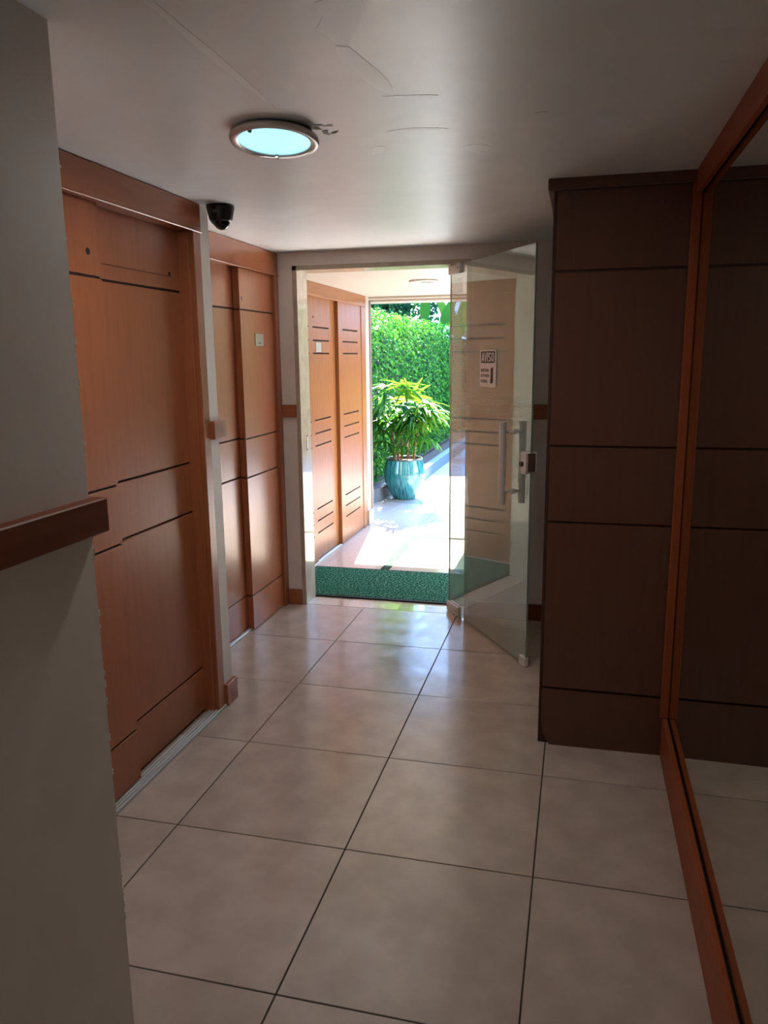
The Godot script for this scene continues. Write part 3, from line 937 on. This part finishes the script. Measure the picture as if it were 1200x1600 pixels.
func build_garden() -> void:
	struct("ground", B(-12, -0.4, -24, 12, -0.1, -5.95), M.soil, "bare earth round the garden path", "ground")
	# raised bed with its kerb
	struct("ground", B(-3.2, -0.1, -14.5, -0.95, 0.1, -5.0), M.soil, "dark soil of the raised bed under the clipped hedge", "soil bed")
	struct("ground", B(-1.0, -0.1, -14.5, -0.72, 0.1, -7.2), M.soil, "narrow soil strip between hedge and kerb", "soil bed")
	var kb := thing("kerb", "low grey concrete kerb along the hedge bed", "kerb", Vector3(-0.7, 0, -7.5), "", "structure")
	var pts := [Vector2(-0.98, -5.1), Vector2(-0.85, -5.96), Vector2(-0.62, -7.45), Vector2(-0.61, -9.7), Vector2(-0.6, -12.5)]
	for k in pts.size() - 1:
		var a: Vector2 = pts[k]
		var b: Vector2 = pts[k + 1]
		var o := own("kerb_stone", bx(mb(), Vector3(-0.1, -0.08, 0.002), Vector3(0, 0.145, a.distance_to(b) - 0.002), 0.006), M.kerb, kb)
		o.position = Vector3(a.x, 0, a.y) - kb.position
		o.rotation.y = atan2(b.x - a.x, b.y - a.y) + PI
		o.rotation.y = atan2(b.x - a.x, b.y - a.y)
		if k >= 0:
			o.position += o.basis * Vector3(0.1, 0, 0) if o.basis.x.x < 0 else Vector3.ZERO
	# clipped hedge along the path
	var g1 := [c8(23, 66, 23), c8(45, 98, 31), c8(66, 117, 35), c8(98, 132, 38), c8(124, 142, 48)]
	var h1 := thing("hedge", "tall clipped bright green hedge behind the potted palm", "hedge", Vector3(-1.7, 0.1, -9.5))
	hedge_core(h1, Vector3(-2.6, 0.12, -12.2), Vector3(-1.12, 2.03, -5.3), 4)
	leaves(h1, 17000, 0.062, 0.036, func(r):
		var z: float = -5.3 - 7.0 * pow(r.randf(), 1.25)
		if r.randf() < 0.78:
			var y: float = r.randf_range(0.1, 2.1)
			return [Vector3(-1.07 + r.randfn(0, 0.045) - 0.02 * y, y, z), Vector3(1, 0.25, 0.25), 0.05 + 0.3 * smoothstep(1.5, 2.1, y)]
		return [Vector3(r.randf_range(-2.2, -1.08), 2.07 + r.randfn(0.0, 0.035), z), Vector3(0.3, 1, 0.1), 0.45], g1, 7)
	rng.seed = 5
	var fl := mb()
	lathe(fl, [Vector2(0, -0.02), Vector2(0.022, -0.012), Vector2(0.034, 0.006), Vector2(0.02, 0.022), Vector2(0, 0.024)], 10, Transform3D(Basis(Vector3.UP, 0.4), Vector3(-0.93, 1.245, -6.55)))
	tube(fl, [Vector3(-0.93, 1.24, -6.55), Vector3(-1.0, 1.15, -6.56), Vector3(-1.12, 1.05, -6.58)], [0.003, 0.003, 0.003], 5)
	obj("flower", fl, M.flower, h1).set_meta("label", "single purple flower")
	# darker hedge and trees at the end of the garden
	var g2 := [c8(9, 34, 17), c8(20, 57, 28), c8(35, 79, 39), c8(59, 102, 52)]
	var h2 := thing("tree", "dense dark tree row behind the far end of the clipped hedge", "tree", Vector3(-3.6, 0, -14.9))
	tube_trunk(h2, Vector3(-3.6, 0, -14.9))
	hedge_core(h2, Vector3(-6.0, 0.3, -15.3), Vector3(-2.3, 6.3, -14.1), 9)
	leaves(h2, 9000, 0.11, 0.06, func(r):
		var x: float = r.randf_range(-4.2, -1.6)
		if r.randf() < 0.75:
			return [Vector3(x, r.randf_range(0.0, 3.2), -14.0 + r.randfn(0, 0.1)), Vector3(0.1, 0.3, 1), 0.1]
		return [Vector3(r.randf_range(-6.0, -1.7), r.randf_range(3.0, 6.5), -14.0 + r.randfn(0, 0.15)), Vector3(0.1, 0.4, 1), 0.1], g2, 8)
	var h4 := thing("hedge", "low dark hedge in front of the pale neighbouring house", "hedge", Vector3(0.8, 0, -14.0))
	hedge_core(h4, Vector3(-1.7, 0.0, -14.4), Vector3(3.6, 2.0, -13.7), 14)
	leaves(h4, 5000, 0.1, 0.055, func(r):
		var x: float = r.randf_range(-1.7, 3.5)
		if r.randf() < 0.8:
			return [Vector3(x, r.randf_range(0.0, 2.0), -13.62 + r.randfn(0, 0.07)), Vector3(0.1, 0.3, 1), 0.1]
		return [Vector3(x, 2.04, r.randf_range(-14.3, -13.7)), Vector3(0, 1, 0.2), 0.3], g2, 18)
	var hs := thing("house", "pale plastered neighbouring house wall glimpsed between the broad leaves", "building", Vector3(1.5, 0, -16.0))
	obj("wall", B(-2.2, 0, -17.5, 6.5, 6.3, -15.6, 0.02), M.wall, hs)
	obj("roof", B(-2.35, 6.3, -17.7, 6.7, 6.55, -15.5, 0.03), M.kerb, hs)
	obj("window", B(0.6, 1.6, -15.62, 1.8, 3.0, -15.56, 0.01), M.unlit_glass, hs)
	var h3 := thing("hedge", "hedge on the far side of the garden path opposite the palm", "hedge", Vector3(2.9, 0, -9.5))
	hedge_core(h3, Vector3(2.35, 0.0, -13.5), Vector3(3.4, 2.5, -6.4), 12)
	leaves(h3, 7000, 0.085, 0.048, func(r):
		var z: float = r.randf_range(-13.5, -6.4)
		if r.randf() < 0.75:
			return [Vector3(2.3 + r.randfn(0, 0.06), r.randf_range(0.0, 2.55), z), Vector3(-1, 0.3, 0.1), 0.2]
		if r.randf() < 0.5:
			return [Vector3(r.randf_range(2.35, 3.4), r.randf_range(0, 2.55), -6.35 + r.randfn(0, 0.05)), Vector3(0, 0.3, 1), 0.2]
		return [Vector3(r.randf_range(2.35, 3.3), 2.54, z), Vector3(0, 1, 0.1), 0.4], g1, 9)
	# broad-leaved plant rising beyond the hedge
	var sp := thing("banana_plant", "broad-leaved plant with long upright leaves behind the hedge end", "plant", Vector3(-1.15, 0, -13.0))
	rng.seed = 9
	for e in [[-1.62, 2.2, 0.05, 0.7, 0.2, "strel"], [-1.2, 2.15, -0.32, 0.75, 0.17, "strel_b"], [-1.3, 2.1, 0.42, 0.8, 0.19, "strel"], [-0.95, 1.95, 0.1, 0.95, 0.2, "strel_b"], [-0.8, 1.7, 0.55, 0.8, 0.18, "strel"], [-1.02, 1.8, -0.15, 0.9, 0.18, "strel"]]:
		var st := mb()
		var base := Vector3(e[0], e[1], -12.9 + rng.randf_range(-0.25, 0.25))
		tube(st, [Vector3(-1.15 + (e[0] + 1.15) * 0.2, 0.0, -13.0), Vector3(lerpf(-1.15, e[0], 0.6), 1.1, -12.95), base], [0.03, 0.022, 0.012], 7)
		leaflet(st, base, Vector3(e[2], 1.0, 0.25), Vector3(0.25, 0.2, 1), e[3], e[4], 0.5, 9)
		obj("large_leaf", st, M[e[5]], sp)
	# potted palm
	var px := Vector3(-0.595, 0, -6.27)
	var p := thing("potted_palm", "lady palm with fan leaves in a turquoise glazed pot before the hedge", "potted plant", px)
	var prof: Array = [Vector2(0, 0.0), Vector2(0.118, 0.0), Vector2(0.126, 0.008)]
	for k in 13:
		var t := k / 12.0
		prof.append(Vector2(lerpf(0.126, 0.202, t) + 0.062 * sin(PI * pow(t, 0.95)), 0.008 + 0.44 * t))
	var pot := own("pot", lathe(mb(), prof, 48), M.glaze, p)
	own("rim", lathe(mb(), [Vector2(0.202, 0.44), Vector2(0.209, 0.447), Vector2(0.209, 0.457), Vector2(0.2, 0.463), Vector2(0.188, 0.458), Vector2(0.184, 0.4)], 48), M.pot_rim, pot)
	own("soil", lathe(mb(), [Vector2(0.19, 0.42), Vector2(0.1, 0.432), Vector2(0, 0.436)], 24), M.soil, p)
	rng.seed = 31
	var canes := [[-0.11, 0.03, -0.13, 0.62, 1.0], [-0.085, -0.05, -0.1, 0.6, 0.82], [-0.05, 0.06, -0.06, 0.5, 1.15], [-0.035, 0.0, -0.03, 0.55, 0.95], [0.06, 0.05, 0.04, 0.5, 1.02], [0.1, 0.0, 0.13, 0.6, 0.9], [0.12, 0.06, 0.15, 0.62, 0.78], [0.04, -0.08, 0.02, 0.5, 0.9]]
	var greens := ["palm_a", "palm_b", "palm_c", "palm_d"]
	for c in canes:
		var a := px + Vector3(c[0], 0.42, c[1])
		var b := px + Vector3(c[2] * 1.0, c[3] + 0.1, c[1] * 0.9)
		var d := px + Vector3(c[2] * 1.25 + c[0] * 0.2, c[4], c[1] * 1.2)
		obj("cane", tube(mb(), [a, b, d], [0.013, 0.012, 0.009], 8), M.cane, p)
		for k in 6:
			var t := 1.0 - 0.15 * k
			var foot := b.lerp(d, t)
			var an := rng.randf() * TAU
			var out := Vector3(cos(an), 0, sin(an) * 0.8)
			var hub := foot + out * rng.randf_range(0.1, 0.2) + Vector3(0, rng.randf_range(0.06, 0.17), 0)
			frond(p, foot, hub, out + Vector3(0, rng.randf_range(-0.1, 0.55), 0), rng.randi_range(6, 9), rng.randf_range(0.22, 0.34), rng.randf_range(0.7, 1.7), M[greens[[0, 0, 3, 3, 1, 1, 2][rng.randi_range(0, 6)]]])
	for e in [[-0.12, 0.62, -0.22, 0.78], [-0.1, 0.55, -0.2, 0.66], [0.02, 0.55, 0.03, 0.7], [0.12, 0.58, 0.2, 0.72], [0.14, 0.6, 0.26, 0.68], [-0.05, 0.6, -0.06, 0.82], [0.08, 0.62, 0.14, 0.84], [-0.14, 0.7, -0.3, 0.86], [0.0, 0.5, -0.02, 0.6]]:
		frond(p, px + Vector3(e[0], e[1], 0.03), px + Vector3(e[2], e[3], 0.1), Vector3(e[2] * 3.0, 0.1, 0.6), 7, 0.25, 1.5, M[["palm_a", "palm_d", "palm_b"][rng.randi_range(0, 2)]])
	# the conspicuous fronds: a high pale one, the arching ones with sunlight put into their yellow-green, the dull drooping one
	for e in [[-0.03, 1.13, 0.0, 1.26, 0.1, 0.4, 0.9, 9, 0.3, 0.6, "palm_b"], [0.12, 0.9, 0.22, 1.06, 0.8, 0.25, 0.3, 9, 0.34, 1.3, "palm_c"], [0.12, 0.86, 0.28, 0.98, 1.0, -0.1, 0.3, 8, 0.32, 1.5, "palm_c"], [0.06, 0.95, 0.1, 1.12, 0.2, 0.9, 0.3, 8, 0.28, 0.7, "palm_c"], [-0.12, 0.92, -0.26, 1.02, -0.7, -0.3, 0.5, 6, 0.28, 1.6, "palm_d"], [-0.12, 0.95, -0.2, 1.16, -0.5, 0.1, 0.6, 6, 0.25, 1.6, "palm_d"]]:
		frond(p, px + Vector3(e[0], e[1], 0.03), px + Vector3(e[2], e[3], 0.08), Vector3(e[4], e[5], e[6]), e[7], e[8], e[9], M[e[10]])
